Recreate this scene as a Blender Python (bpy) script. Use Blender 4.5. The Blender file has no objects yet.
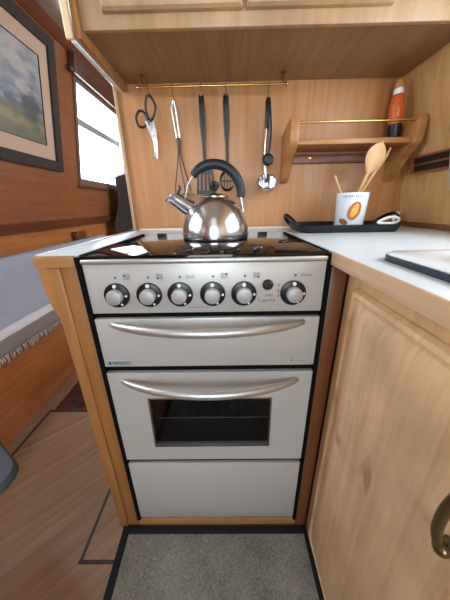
import bpy, bmesh, math, random
from mathutils import Vector, Matrix
random.seed(4)
S = bpy.context.scene
COL = S.collection
PI = math.pi

# ------------------------------------------------------------------ helpers
def link(o, parent=None):
    COL.objects.link(o)
    if parent: o.parent = parent
    return o

def build(name, bm, m, parent=None, angle=35, kind=None):
    bmesh.ops.recalc_face_normals(bm, faces=bm.faces)
    me = bpy.data.meshes.new(name)
    bm.to_mesh(me); bm.free()
    for p in me.polygons: p.use_smooth = True
    me.set_sharp_from_angle(angle=math.radians(angle))
    for x in (m if isinstance(m, (list, tuple)) else [m]): me.materials.append(x)
    o = link(bpy.data.objects.new(name, me), parent)
    if kind: o['kind'] = kind
    return o

def tag(o, label, cat, group=None):
    o['label'] = label; o['category'] = cat
    if group: o['group'] = group
    return o

def thing(name, label, cat, loc=(0, 0, 0), rot=(0, 0, 0), group=None):
    o = bpy.data.objects.new(name, None)
    o.empty_display_size = 0.05
    o.location = loc; o.rotation_euler = rot
    link(o)
    return tag(o, label, cat, group)

def NB(): return bmesh.new()

def box(bm, lo, hi, bev=0.0, seg=2, mat=0):
    x0, y0, z0 = lo; x1, y1, z1 = hi
    vs = [bm.verts.new(p) for p in ((x0,y0,z0),(x1,y0,z0),(x1,y1,z0),(x0,y1,z0),(x0,y0,z1),(x1,y0,z1),(x1,y1,z1),(x0,y1,z1))]
    fs = [bm.faces.new([vs[i] for i in q]) for q in ((3,2,1,0),(4,5,6,7),(0,1,5,4),(1,2,6,5),(2,3,7,6),(3,0,4,7))]
    for f in fs: f.material_index = mat
    if bev > 0:
        es = list({e for f in fs for e in f.edges})
        bmesh.ops.bevel(bm, geom=es, offset=bev, segments=seg, profile=0.5, affect='EDGES')

def prism(bm, pts, axis, a, b, bev=0.0, seg=2, mat=0):
    """extrude a polygon: axis 'x' takes (y,z) points, 'y' takes (x,z), 'z' takes (x,y)"""
    def P(p, t):
        return {'x': (t, p[0], p[1]), 'y': (p[0], t, p[1]), 'z': (p[0], p[1], t)}[axis]
    v0 = [bm.verts.new(P(p, a)) for p in pts]; v1 = [bm.verts.new(P(p, b)) for p in pts]
    fs = [bm.faces.new(v0), bm.faces.new(v1[::-1])]
    n = len(pts)
    for i in range(n): fs.append(bm.faces.new([v0[i], v1[i], v1[(i+1) % n], v0[(i+1) % n]]))
    for f in fs: f.material_index = mat
    if bev > 0:
        es = list(set(fs[0].edges) | set(fs[1].edges))
        bmesh.ops.bevel(bm, geom=es, offset=bev, segments=seg, profile=0.5, affect='EDGES')

def tube(bm, pts, r, seg=12, flat=None, closed=False, mat=0, up=None):
    """sweep a circle (or ellipse, flat=(side factor, depth factor)) along points; r number or list"""
    pts = [Vector(p) for p in pts]; n = len(pts)
    rs = r if isinstance(r, (list, tuple)) else [r]*n
    rings = []
    ref = None
    for i, p in enumerate(pts):
        if closed: t = (pts[(i+1) % n] - pts[i-1]).normalized()
        else: t = (pts[min(i+1, n-1)] - pts[max(i-1, 0)]).normalized()
        if ref is None:
            u = Vector(up) if up else (Vector((0,1,0)) if abs(t.y) < 0.9 else Vector((1,0,0)))
        else: u = ref
        u = (u - t*u.dot(t)).normalized(); ref = u
        s = t.cross(u)
        fa, fb = flat if flat else (1, 1)
        rings.append([bm.verts.new(p + (s*math.cos(2*PI*k/seg)*fa + u*math.sin(2*PI*k/seg)*fb)*rs[i]) for k in range(seg)])
    m = n if closed else n-1
    for i in range(m):
        a, b = rings[i], rings[(i+1) % n]
        for k in range(seg):
            f = bm.faces.new([a[k], a[(k+1) % seg], b[(k+1) % seg], b[k]]); f.material_index = mat
    if not closed:
        for rg in (rings[0][::-1], rings[-1]):
            f = bm.faces.new(rg); f.material_index = mat

def lathe(bm, prof, c=(0, 0, 0), seg=40, mat=0, axis='z'):
    """revolve (r, h) pairs round an axis through c"""
    def P(r, h, a):
        x, y = r*math.cos(a), r*math.sin(a)
        if axis == 'z': q = (x, y, h)
        elif axis == 'y': q = (x, h, y)
        else: q = (h, x, y)
        return Vector(c) + Vector(q)
    rings = []
    for r, h in prof:
        rings.append([bm.verts.new(P(0, h, 0))] if r < 1e-6 else [bm.verts.new(P(r, h, 2*PI*k/seg)) for k in range(seg)])
    for a, b in zip(rings, rings[1:]):
        for k in range(seg):
            k2 = (k+1) % seg
            if len(a) == 1 and len(b) == 1: continue
            q = [a[0], b[k], b[k2]] if len(a) == 1 else [a[k], b[0], a[k2]] if len(b) == 1 else [a[k], b[k], b[k2], a[k2]]
            bm.faces.new(q).material_index = mat
    for rg in (rings[0], rings[-1]):
        if len(rg) > 1: bm.faces.new(rg).material_index = mat

def spline(P, n=8, closed=False):
    P = [Vector(p) for p in P]; out = []
    m = len(P)
    for i in range(m if closed else m-1):
        if closed: p0, p1, p2, p3 = P[i-1], P[i], P[(i+1) % m], P[(i+2) % m]
        else: p0, p1, p2, p3 = P[max(i-1, 0)], P[i], P[i+1], P[min(i+2, m-1)]
        for k in range(n):
            t = k/n
            out.append(0.5*((2*p1) + (p2-p0)*t + (2*p0-5*p1+4*p2-p3)*t*t + (3*p1-p0-3*p2+p3)*t**3))
    if not closed: out.append(P[-1])
    return out

def rrect(x0, y0, x1, y1, r, n=6):
    out = []
    for cx, cy, a in ((x1-r, y1-r, 0), (x0+r, y1-r, PI/2), (x0+r, y0+r, PI), (x1-r, y0+r, 3*PI/2)):
        for k in range(n+1):
            t = a + PI/2*k/n
            out.append((cx + r*math.cos(t), cy + r*math.sin(t)))
    return out

def loops(bm, rings, cap0=True, cap1=True, mat=0):
    """skin a list of equal-length closed point rings"""
    R = [[bm.verts.new(p) for p in rg] for rg in rings]
    n = len(R[0])
    for a, b in zip(R, R[1:]):
        for k in range(n): bm.faces.new([a[k], a[(k+1) % n], b[(k+1) % n], b[k]]).material_index = mat
    if cap0: bm.faces.new(R[0][::-1]).material_index = mat
    if cap1: bm.faces.new(R[-1]).material_index = mat

def text_bm(body, size, width=None):
    """letters as flat mesh in the xz plane facing -y, origin at left of baseline"""
    cu = bpy.data.curves.new('t', 'FONT'); cu.body = body; cu.size = size; cu.extrude = 0.0
    ob = bpy.data.objects.new('t', cu); COL.objects.link(ob)
    dg = bpy.context.evaluated_depsgraph_get()
    me = bpy.data.meshes.new_from_object(ob.evaluated_get(dg))
    bm = bmesh.new(); bm.from_mesh(me)
    bpy.data.objects.remove(ob); bpy.data.meshes.remove(me); bpy.data.curves.remove(cu)
    xs = [v.co.x for v in bm.verts]
    k = 1 if not width else width/(max(xs)-min(xs))
    for v in bm.verts: v.co = Vector((v.co.x*k, 0, v.co.y))
    return bm

# ------------------------------------------------------------------ materials
def srgb(h):
    h = h.lstrip('#'); c = [int(h[i:i+2], 16)/255 for i in (0, 2, 4)]
    return tuple(x/12.92 if x <= 0.04045 else ((x+0.055)/1.055)**2.4 for x in c) + (1,)

def newmat(name):
    m = bpy.data.materials.new(name); m.use_nodes = True
    nt = m.node_tree; b = nt.nodes['Principled BSDF']
    return m, nt, b

def plain(name, hexc, rough=0.5, metal=0.0, coat=0.0, spec=None, noise=0.0, nscale=60, bump=0.0, bscale=200):
    m, nt, b = newmat(name)
    c = srgb(hexc)
    b.inputs['Base Color'].default_value = c
    b.inputs['Roughness'].default_value = rough
    b.inputs['Metallic'].default_value = metal
    b.inputs['Coat Weight'].default_value = coat
    if spec is not None: b.inputs['Specular IOR Level'].default_value = spec
    tc = nt.nodes.new('ShaderNodeTexCoord')
    nz = nt.nodes.new('ShaderNodeTexNoise'); nz.inputs['Scale'].default_value = nscale; nz.inputs['Detail'].default_value = 4
    nt.links.new(tc.outputs['Object'], nz.inputs['Vector'])
    mp = nt.nodes.new('ShaderNodeMapRange')
    k = noise if noise else 0.03
    mp.inputs['To Min'].default_value = 1-k; mp.inputs['To Max'].default_value = 1+k
    nt.links.new(nz.outputs['Fac'], mp.inputs['Value'])
    mx = nt.nodes.new('ShaderNodeVectorMath'); mx.operation = 'SCALE'
    mx.inputs[0].default_value = c[:3]
    nt.links.new(mp.outputs['Result'], mx.inputs['Scale'])
    nt.links.new(mx.outputs['Vector'], b.inputs['Base Color'])
    if bump:
        n2 = nt.nodes.new('ShaderNodeTexNoise'); n2.inputs['Scale'].default_value = bscale; n2.inputs['Detail'].default_value = 3
        nt.links.new(tc.outputs['Object'], n2.inputs['Vector'])
        bp = nt.nodes.new('ShaderNodeBump'); bp.inputs['Strength'].default_value = bump; bp.inputs['Distance'].default_value = 0.002
        nt.links.new(n2.outputs['Fac'], bp.inputs['Height']); nt.links.new(bp.outputs['Normal'], b.inputs['Normal'])
    return m

def wood(name, light, dark, axis='z', rough=0.42, coat=0.15, scale=1.0, contrast=1.0, blotch=0.12, rotz=0.0, planks=None, knots=0.0):
    m, nt, b = newmat(name)
    N = nt.nodes.new; L = nt.links.new
    tc = N('ShaderNodeTexCoord'); mp = N('ShaderNodeMapping')
    s = {'x': (1.2, 26, 26), 'y': (26, 1.2, 26), 'z': (26, 26, 1.2)}[axis]
    rot = N('ShaderNodeMapping'); rot.inputs['Rotation'].default_value = (0, 0, rotz)
    L(tc.outputs['Object'], rot.inputs['Vector'])
    mp.inputs['Scale'].default_value = [q*scale for q in s]
    L(rot.outputs['Vector'], mp.inputs['Vector'])
    n1 = N('ShaderNodeTexNoise'); n1.inputs['Scale'].default_value = 1.6; n1.inputs['Detail'].default_value = 7; n1.inputs['Roughness'].default_value = 0.62; n1.inputs['Distortion'].default_value = 0.7
    L(mp.outputs['Vector'], n1.inputs['Vector'])
    n2 = N('ShaderNodeTexNoise'); n2.inputs['Scale'].default_value = 7*scale; n2.inputs['Detail'].default_value = 3
    L(tc.outputs['Object'], n2.inputs['Vector'])
    cr = N('ShaderNodeValToRGB')
    e = cr.color_ramp.elements
    w = 0.22/contrast
    e[0].position = 0.5-w; e[0].color = srgb(dark); e[1].position = 0.5+w; e[1].color = srgb(light)
    L(n1.outputs['Fac'], cr.inputs['Fac'])
    mr = N('ShaderNodeMapRange'); mr.inputs['From Min'].default_value = 0.3; mr.inputs['From Max'].default_value = 0.7
    mr.inputs['To Min'].default_value = 1-blotch; mr.inputs['To Max'].default_value = 1+blotch
    L(n2.outputs['Fac'], mr.inputs['Value'])
    sc = N('ShaderNodeVectorMath'); sc.operation = 'SCALE'
    L(cr.outputs['Color'], sc.inputs[0]); L(mr.outputs['Result'], sc.inputs['Scale'])
    col = sc.outputs['Vector']
    if planks:
        br = N('ShaderNodeTexBrick'); br.inputs['Scale'].default_value = 1.0
        br.inputs['Brick Width'].default_value = planks[0]; br.inputs['Row Height'].default_value = planks[1]
        br.inputs['Mortar Size'].default_value = 0.0012; br.offset = 0.37
        br.inputs['Color1'].default_value = (0.95, 0.95, 0.95, 1); br.inputs['Color2'].default_value = (1.05, 1.05, 1.05, 1); br.inputs['Mortar'].default_value = (0.85, 0.83, 0.8, 1)
        L(rot.outputs['Vector'], br.inputs['Vector'])
        mu = N('ShaderNodeVectorMath'); mu.operation = 'MULTIPLY'
        L(col, mu.inputs[0]); L(br.outputs['Color'], mu.inputs[1]); col = mu.outputs['Vector']
    if knots:
        n3 = N('ShaderNodeTexNoise'); n3.inputs['Scale'].default_value = 9; n3.inputs['Detail'].default_value = 2
        m3 = N('ShaderNodeMapping'); m3.inputs['Scale'].default_value = (1, 2.2, 0.9)
        L(tc.outputs['Object'], m3.inputs['Vector']); L(m3.outputs['Vector'], n3.inputs['Vector'])
        r3 = N('ShaderNodeMapRange'); r3.inputs['From Min'].default_value = 0.66; r3.inputs['From Max'].default_value = 0.74
        r3.inputs['To Min'].default_value = 0; r3.inputs['To Max'].default_value = knots
        L(n3.outputs['Fac'], r3.inputs['Value'])
        mx = N('ShaderNodeMix'); mx.data_type = 'RGBA'
        L(r3.outputs['Result'], mx.inputs[0]); L(col, mx.inputs[6]); mx.inputs[7].default_value = srgb('#9a5a2c'); col = mx.outputs[2]
    L(col, b.inputs['Base Color'])
    b.inputs['Roughness'].default_value = rough
    b.inputs['Coat Weight'].default_value = coat; b.inputs['Coat Roughness'].default_value = 0.25
    bp = N('ShaderNodeBump'); bp.inputs['Strength'].default_value = 0.12; bp.inputs['Distance'].default_value = 0.001
    L(n1.outputs['Fac'], bp.inputs['Height']); L(bp.outputs['Normal'], b.inputs['Normal'])
    return m

M = {}
M['veneer']   = wood('veneer_oak', '#c18a54', '#a87040', 'z', blotch=0.06, scale=0.8)
M['veneer_r'] = wood('veneer_oak_side', '#d4a872', '#bd9059', 'z', blotch=0.06, scale=0.8)
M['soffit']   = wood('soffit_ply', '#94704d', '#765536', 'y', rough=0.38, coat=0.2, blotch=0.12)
M['oak']      = wood('oak_solid', '#b07d49', '#936233', 'z', blotch=0.08)
M['oak_x']    = wood('oak_solid_x', '#c0905a', '#a27142', 'x', blotch=0.08)
M['oak_y']    = wood('oak_solid_y', '#d6ae88', '#bd9470', 'y', blotch=0.08)
M['oak_pale'] = wood('oak_pale', '#e6cfa4', '#d6b98a', 'z', blotch=0.05)
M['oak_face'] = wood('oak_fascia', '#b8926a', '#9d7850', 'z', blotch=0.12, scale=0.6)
M['oak_red']  = wood('oak_reddish', '#83502d', '#693c20', 'z', blotch=0.10)  # reddish oak; the dark tone includes shade on the right stile
M['cab']      = wood('cabinet_oak', '#dcb48a', '#ba9066', 'z', blotch=0.17, contrast=1.0, knots=0.7, rough=0.4)
M['cab_face'] = wood('cabinet_frame_oak', '#d6aa76', '#bf9261', 'z', blotch=0.06)
M['var']      = wood('varnished_wall', '#99603b', '#7e4c2c', 'y', rough=0.3, coat=0.35, blotch=0.08)
M['var_dk']   = wood('varnished_dark', '#6e3c24', '#562d1b', 'y', rough=0.28, coat=0.4, blotch=0.1)
M['var_low']  = wood('varnished_low', '#c07b44', '#a66432', 'y', rough=0.32, coat=0.3, blotch=0.08)
M['pelmet']   = wood('pelmet_dark', '#5d3522', '#472718', 'y', rough=0.35, coat=0.3, blotch=0.1)
M['ceil']     = wood('ceiling_wood', '#b39c88', '#9a8370', 'y', rough=0.22, coat=0.5, blotch=0.08)
M['floor']    = wood('floor_laminate', '#a17f60', '#7d5f46', 'x', rough=0.36, coat=0.15, blotch=0.08, rotz=-PI/4, planks=(1.2, 0.13))
M['walnut']   = plain('walnut_strip', '#3a2822', 0.45, noise=0.2)
M['shelf']    = wood('shelf_oak', '#b9834c', '#996534', 'x', blotch=0.08)
M['spoon']    = wood('spoon_wood', '#dcb183', '#c99a68', 'z', rough=0.6, coat=0, blotch=0.05)
M['block']    = wood('rack_wood', '#a8683e', '#8c5230', 'y', blotch=0.08)
M['panel']    = plain('cooker_enamel', '#c8c9c6', 0.36, 0.25, noise=0.015)
M['capmat']  = plain('knob_cap_silver', '#b4b6b6', 0.5, 0.5)
M['alu']     = plain('satin_aluminium', '#cfcfcc', 0.40, 0.85)
M['steel']    = plain('polished_steel', '#dadce2', 0.19, 1.0, noise=0.02)
M['steel_b']  = plain('brushed_steel', '#bdbdbb', 0.22, 1.0)
M['bounce_wall'] = plain('white_bounce_wall', '#dcd8d0', 0.5)  # white picked for an unseen wall to brighten the kettle's reflections
M['blade'] = plain('blade_steel', '#d9dbdd', 0.32, 0.7)
M['brass']    = plain('brass', '#c79f5c', 0.25, 0.95)
M['bronze']   = plain('antique_brass', '#7c6a48', 0.3, 0.9, noise=0.1)
M['black']    = plain('black_plastic', '#0b0c0e', 0.38)
M['blackm']   = plain('black_matt', '#050506', 0.7, spec=0.15)
M['wire']     = plain('dark_wire', '#3a3a3c', 0.3, 0.8)
M['skirt']    = plain('knob_skirt', '#0d1115', 0.3)
M['grip']     = plain('black_grip', '#15171a', 0.45)
M['glassblk'] = plain('black_glass', '#08090a', 0.05, spec=0.4)
M['worktop']  = plain('white_laminate', '#d6dde0', 0.3, noise=0.015, nscale=200)
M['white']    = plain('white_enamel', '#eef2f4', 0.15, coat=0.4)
M['seal']     = plain('navy_seal', '#1f2a38', 0.35)
M['putty']    = plain('white_sealant', '#d9d6cf', 0.55, noise=0.15, nscale=90)
M['ceram']    = plain('cream_pot', '#e4e9ec', 0.22, coat=0.3)
M['orange']   = plain('orange_plastic', '#cf5f20', 0.4, noise=0.12, nscale=90)
M['tip']      = plain('amber_tip', '#d58a4a', 0.4)
M['print']    = plain('grey_print', '#6c7075', 0.5)
M['printblue']= plain('blue_print', '#6f8fb4', 0.5)
M['printdk']  = plain('dark_print', '#2c3a44', 0.5)
M['badge']    = plain('badge_silver', '#b3c3c9', 0.3, 0.4)
M['curtain']  = plain('dark_curtain', '#382e29', 0.9, noise=0.5, nscale=45)
M['binding']  = plain('mat_binding', '#0e0f11', 0.85, bump=0.4, bscale=400)
M['pouf']     = plain('grey_upholstery', '#50545a', 0.9, noise=0.08, bump=0.3, bscale=500)
M['throw']    = plain('throw_grey', '#a3a5b2', 0.95, noise=0.07, nscale=25, bump=0.4, bscale=350)
M['throw_w']  = plain('throw_white', '#d2d1d2', 0.95, noise=0.05, bump=0.4, bscale=350)
M['throw_t']  = plain('throw_taupe', '#8f857f', 0.95, noise=0.08, bump=0.4, bscale=350)
M['fringe']   = plain('fringe_cotton', '#b5a99e', 0.95, noise=0.08)
M['frame']   = plain('picture_frame', '#453a35', 0.8, noise=0.3, nscale=70, spec=0.2)
M['mount']    = plain('picture_mount', '#c8a890', 0.8)
M['winalu']   = plain('window_frame', '#8f8b88', 0.4, 0.6)
M['winwood'] = plain('window_frame_wood', '#7a5a48', 0.4, noise=0.1)
M['winbar'] = plain('window_bar', '#9da3a6', 0.4, 0.3)
M['nut']      = plain('nut_print', '#b8692c', 0.45, noise=0.25, nscale=120)
M['nutl']     = plain('nut_print_light', '#e2a84c', 0.45, noise=0.15, nscale=120)
M['nutd']     = plain('nut_print_dark', '#8a5a3a', 0.45, noise=0.25, nscale=120)
M['cavity']   = plain('oven_cavity', '#1d1e22', 0.5)

def carpet_mat():
    m, nt, b = newmat('grey_carpet'); N = nt.nodes.new; L = nt.links.new
    tc = N('ShaderNodeTexCoord')
    n1 = N('ShaderNodeTexNoise'); n1.inputs['Scale'].default_value = 230; n1.inputs['Detail'].default_value = 3
    n2 = N('ShaderNodeTexNoise'); n2.inputs['Scale'].default_value = 9; n2.inputs['Detail'].default_value = 4
    L(tc.outputs['Object'], n1.inputs['Vector']); L(tc.outputs['Object'], n2.inputs['Vector'])
    ad = N('ShaderNodeMath'); ad.operation = 'MULTIPLY_ADD'; ad.inputs[1].default_value = 0.55
    L(n1.outputs['Fac'], ad.inputs[0])
    m2 = N('ShaderNodeMath'); m2.operation = 'MULTIPLY'; m2.inputs[1].default_value = 0.45
    L(n2.outputs['Fac'], m2.inputs[0]); L(m2.outputs[0], ad.inputs[2])
    cr = N('ShaderNodeValToRGB'); e = cr.color_ramp.elements
    e[0].position = 0.36; e[0].color = srgb('#5f5c53'); e[1].position = 0.64; e[1].color = srgb('#928e83')
    L(ad.outputs[0], cr.inputs['Fac']); L(cr.outputs['Color'], b.inputs['Base Color'])
    b.inputs['Roughness'].default_value = 0.95
    bp = N('ShaderNodeBump'); bp.inputs['Strength'].default_value = 0.6; bp.inputs['Distance'].default_value = 0.003
    L(n1.outputs['Fac'], bp.inputs['Height']); L(bp.outputs['Normal'], b.inputs['Normal'])
    return m
M['carpet'] = carpet_mat()

def rug_mat():
    m, nt, b = newmat('red_rug'); N = nt.nodes.new; L = nt.links.new
    tc = N('ShaderNodeTexCoord'); vo = N('ShaderNodeTexVoronoi'); vo.inputs['Scale'].default_value = 14
    L(tc.outputs['Object'], vo.inputs['Vector'])
    cr = N('ShaderNodeValToRGB'); e = cr.color_ramp.elements
    e[0].position = 0.2; e[0].color = srgb('#2a1a1c'); e[1].position = 0.6; e[1].color = srgb('#5a2420')
    L(vo.outputs['Distance'], cr.inputs['Fac']); L(cr.outputs['Color'], b.inputs['Base Color'])
    b.inputs['Roughness'].default_value = 0.95
    return m
M['rug'] = rug_mat()

def painting_mat():
    """a generic landscape: cloudy sky above, dark trees, a pale field; object y runs along the wall, z up (both 0..1)"""
    m, nt, b = newmat('landscape_print'); N = nt.nodes.new; L = nt.links.new
    tc = N('ShaderNodeTexCoord'); sp = N('ShaderNodeSeparateXYZ'); L(tc.outputs['Generated'], sp.inputs[0])
    nz = N('ShaderNodeTexNoise'); nz.inputs['Scale'].default_value = 4.5; nz.inputs['Detail'].default_value = 5
    mp = N('ShaderNodeMapping'); mp.inputs['Scale'].default_value = (1, 1.3, 1.6); L(tc.outputs['Generated'], mp.inputs['Vector']); L(mp.outputs['Vector'], nz.inputs['Vector'])
    sky = N('ShaderNodeValToRGB'); e = sky.color_ramp.elements
    e[0].position = 0.38; e[0].color = srgb('#7e8594'); e[1].position = 0.62; e[1].color = srgb('#b7b1ac')
    L(nz.outputs['Fac'], sky.inputs['Fac'])
    # vertical bands with a ragged boundary
    ad = N('ShaderNodeMath'); ad.operation = 'MULTIPLY_ADD'; ad.inputs[1].default_value = 0.28; L(nz.outputs['Fac'], ad.inputs[0])
    sb = N('ShaderNodeMath'); sb.operation = 'SUBTRACT'; sb.inputs[1].default_value = 0.14; L(sp.outputs['Z'], sb.inputs[0]); L(sb.outputs[0], ad.inputs[2])
    land = N('ShaderNodeValToRGB'); land.color_ramp.interpolation = 'EASE'; e = land.color_ramp.elements
    e[0].position = 0.0; e[0].color = srgb('#6f6a58'); e[1].position = 0.36; e[1].color = srgb('#4f5a52')
    for p, c in ((0.12, '#77745c'), (0.22, '#958b60'), (0.27, '#75775f')):
        q = land.color_ramp.elements.new(p); q.color = srgb(c)
    L(ad.outputs[0], land.inputs['Fac'])
    fm = N('ShaderNodeMapRange'); fm.inputs['From Min'].default_value = 0.30; fm.inputs['From Max'].default_value = 0.42; L(ad.outputs[0], fm.inputs['Value'])
    mx = N('ShaderNodeMix'); mx.data_type = 'RGBA'; L(fm.outputs['Result'], mx.inputs[0]); L(land.outputs['Color'], mx.inputs[6]); L(sky.outputs['Color'], mx.inputs[7])
    # a dark tree towards the right-hand side
    d = N('ShaderNodeVectorMath'); d.operation = 'DISTANCE'
    m2 = N('ShaderNodeMapping'); m2.inputs['Scale'].default_value = (0, 1.9, 1.0); L(tc.outputs['Generated'], m2.inputs['Vector'])
    L(m2.outputs['Vector'], d.inputs[0]); d.inputs[1].default_value = (0, 0.84*1.9, 0.36)
    a2 = N('ShaderNodeMath'); a2.operation = 'MULTIPLY_ADD'; a2.inputs[1].default_value = 0.3; L(nz.outputs['Fac'], a2.inputs[0]); L(d.outputs['Value'], a2.inputs[2])
    tr = N('ShaderNodeMapRange'); tr.inputs['From Min'].default_value = 0.28; tr.inputs['From Max'].default_value = 0.40; tr.inputs['To Min'].default_value = 0.85; tr.inputs['To Max'].default_value = 0
    L(a2.outputs[0], tr.inputs['Value'])
    mt = N('ShaderNodeMix'); mt.data_type = 'RGBA'; L(tr.outputs['Result'], mt.inputs[0]); L(mx.outputs[2], mt.inputs[6]); mt.inputs[7].default_value = srgb('#4a5350')
    L(mt.outputs[2], b.inputs['Base Color']); b.inputs['Roughness'].default_value = 0.35
    return m
M['painting'] = painting_mat()

def glass_mat(name, tint, reflect=0.08, rough=0.02):
    m, nt, b = newmat(name); N = nt.nodes.new; L = nt.links.new
    nt.nodes.remove(b)
    tr = N('ShaderNodeBsdfTransparent'); tr.inputs['Color'].default_value = srgb(tint)
    gl = N('ShaderNodeBsdfGlossy'); gl.inputs['Roughness'].default_value = rough
    mx = N('ShaderNodeMixShader'); mx.inputs[0].default_value = reflect
    L(tr.outputs[0], mx.inputs[1]); L(gl.outputs[0], mx.inputs[2]); L(mx.outputs[0], nt.nodes['Material Output'].inputs['Surface'])
    return m
M['glass'] = glass_mat('window_glass', '#f6f8fa', 0.05)
M['ovenglass'] = glass_mat('oven_glass', '#d4d6dc', 0.05, 0.05)

def sheer_mat():
    m, nt, b = newmat('net_curtain'); N = nt.nodes.new; L = nt.links.new
    nt.nodes.remove(b)
    tr = N('ShaderNodeBsdfTransparent'); df = N('ShaderNodeBsdfDiffuse'); df.inputs['Color'].default_value = srgb('#d5d8dc')
    tl = N('ShaderNodeBsdfTranslucent'); tl.inputs['Color'].default_value = srgb('#d5d8dc')
    a = N('ShaderNodeMixShader'); a.inputs[0].default_value = 0.5; L(df.outputs[0], a.inputs[1]); L(tl.outputs[0], a.inputs[2])
    mx = N('ShaderNodeMixShader'); mx.inputs[0].default_value = 0.6
    L(tr.outputs[0], mx.inputs[1]); L(a.outputs[0], mx.inputs[2]); L(mx.outputs[0], nt.nodes['Material Output'].inputs['Surface'])
    return m
M['net'] = sheer_mat()

# ------------------------------------------------------------------ camera (pose solved from the vanishing points)
HC = 1.008; F = 242.0
def nrm(v): return Vector(v).normalized()
down = nrm((12, 626, F)); dep = Vector((1.5, -93, F)); dep = (dep - down*dep.dot(down)).normalized(); rgt = down.cross(dep).normalized()
# rows map camera axes (x right, y down, z forward) to the world (x right, y depth, z up)
R = Matrix((rgt, dep, -down))
cam = bpy.data.cameras.new('camera'); co = link(bpy.data.objects.new('camera', cam))
rot = R @ Matrix(((1, 0, 0), (0, -1, 0), (0, 0, -1)))
co.matrix_world = Matrix.Translation((0, 0, HC)) @ rot.to_4x4()
cam.sensor_fit = 'VERTICAL'; cam.sensor_height = 24; cam.lens = 24*F/600; cam.clip_start = 0.01
S.camera = co

# ------------------------------------------------------------------ room shell
YF, YB, YW = -1.7, 3.9, 1.08          # wall behind the camera, far end, galley bulkhead
TL, TR = 0.17, 0.22                    # how far the boat's sides lean in per metre of height
def XL(z): return -1.2 + TL*(z-1.2)
def XR(z): return 0.735 - TR*(z-0.93)
ZC = 2.06

def struct(o): o['kind'] = 'structure'; return o

def lean_wall(name, X, ys, zs, holes, m, sign, th=0.04):
    bm = NB()
    for i in range(len(ys)-1):
        for j in range(len(zs)-1):
            if (i, j) in holes: continue
            y0, y1, z0, z1 = ys[i], ys[i+1], zs[j], zs[j+1]
            a = [(X(z0), y0, z0), (X(z0), y1, z0), (X(z1), y1, z1), (X(z1), y0, z1)]
            b = [(p[0]+sign*th, p[1], p[2]) for p in a]
            A = [bm.verts.new(p) for p in a]; B = [bm.verts.new(p) for p in b]
            bm.faces.new(A); bm.faces.new(B[::-1])
            for k in range(4): bm.faces.new([A[k], A[(k+1) % 4], B[(k+1) % 4], B[k]])
    bmesh.ops.remove_doubles(bm, verts=bm.verts, dist=1e-5)
    # drop the faces between neighbouring cells
    cells = [f for f in bm.faces]
    seen = {}
    for f in cells:
        k = frozenset(v.index for v in f.verts) if False else tuple(sorted((round(v.co.x, 4), round(v.co.y, 4), round(v.co.z, 4)) for v in f.verts))
        seen.setdefault(k, []).append(f)
    kill = [f for fs in seen.values() if len(fs) > 1 for f in fs]
    if kill: bmesh.ops.delete(bm, geom=kill, context='FACES')
    return struct(build(name, bm, m))

W1 = (2.19, 3.02, 1.215, 1.875)        # the window in view (y0,y1,z0,z1)
W2 = (-0.05, 0.88, 1.20, 1.82)           # further windows of the same cabin, beside and behind the camera
W3 = (0.05, 0.72, 1.08, 1.50)
W5_FILL = (1.7, 3.1, 1.15, 1.80)          # added out of view beyond the galley bulkhead to light the left wall
lean_wall('wall_left', XL, [YF, W2[0], W2[1], W1[0], W1[1], YB], [0.88, 1.15, W1[2], 1.80, W1[3], ZC],
          {(1, 1), (1, 2), (3, 2), (3, 3)}, M['var'], -1)
lean_wall('wall_right', XR, [YF, W3[0], W3[1], W5_FILL[0], W5_FILL[1], YB], [0.0, W3[2], W5_FILL[2], W3[3], W5_FILL[3], ZC], {(1, 1), (1, 2), (3, 2), (3, 3)}, M['veneer_r'], 1)

bm = NB(); box(bm, (XL(0.88)-0.06, YF, 0.0), (XL(0.88)-0.02, YB, 0.88)); struct(build('wall_left_lower', bm, M['var_low']))
bm = NB(); box(bm, (-0.39, YW, 0), (0.78, YW+0.03, ZC)); struct(build('wall_back', bm, M['veneer']))
bm = NB(); box(bm, (-1.45, YB, 0), (0.9, YB+0.04, ZC)); struct(build('wall_far', bm, M['var_low']))
bm = NB()
for lo, hi in (((-1.45, YF-0.04, 0), (-0.55, YF, ZC)), ((0.25, YF-0.04, 0), (1.0, YF, ZC)), ((-0.55, YF-0.04, 0), (0.25, YF, 0.7)), ((-0.55, YF-0.04, 1.85), (0.25, YF, ZC))):
    box(bm, lo, hi)
struct(build('wall_front', bm, M['bounce_wall']))  # unseen wall, made white so the kettle reflects more neutral light
bm = NB(); box(bm, (-1.45, YF, -0.04), (1.0, YB, 0.0)); struct(build('floor', bm, M['floor']))
bm = NB(); box(bm, (XL(ZC)-0.06, YF, ZC), (0.95, YB, ZC+0.04)); struct(build('ceiling', bm, M['ceil']))
# gunwale trim, cornice, skirting and end post
bm = NB(); prism(bm, [(XL(0.89)-0.01, 0.875), (XL(0.9)+0.028, 0.885), (XL(0.93)+0.028, 0.935), (XL(0.94)-0.01, 0.945)], 'y', YF, YB, 0.004)
struct(build('trim_1', bm, M['var_dk']))
bm = NB(); prism(bm, [(XL(2.0)-0.005, 2.0), (XL(2.02)+0.02, 2.02), (XL(2.05)+0.045, ZC), (XL(ZC)-0.005, ZC)], 'y', YF, YB, 0.003)
struct(build('trim_2', bm, M['var_dk']))
bm = NB(); box(bm, (0.34, 1.066, 0.9205), (0.728, 1.0795, 0.938), 0.002); box(bm, (0.718, 0.60, 0.9205), (0.7335, 1.066, 0.938), 0.002)
struct(build('trim_3', bm, M['oak_red']))
bm = NB(); box(bm, (-0.399, 1.068, 0.0), (-0.385, 1.13, ZC), 0.003); struct(build('trim_4', bm, M['oak_face']))
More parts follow.
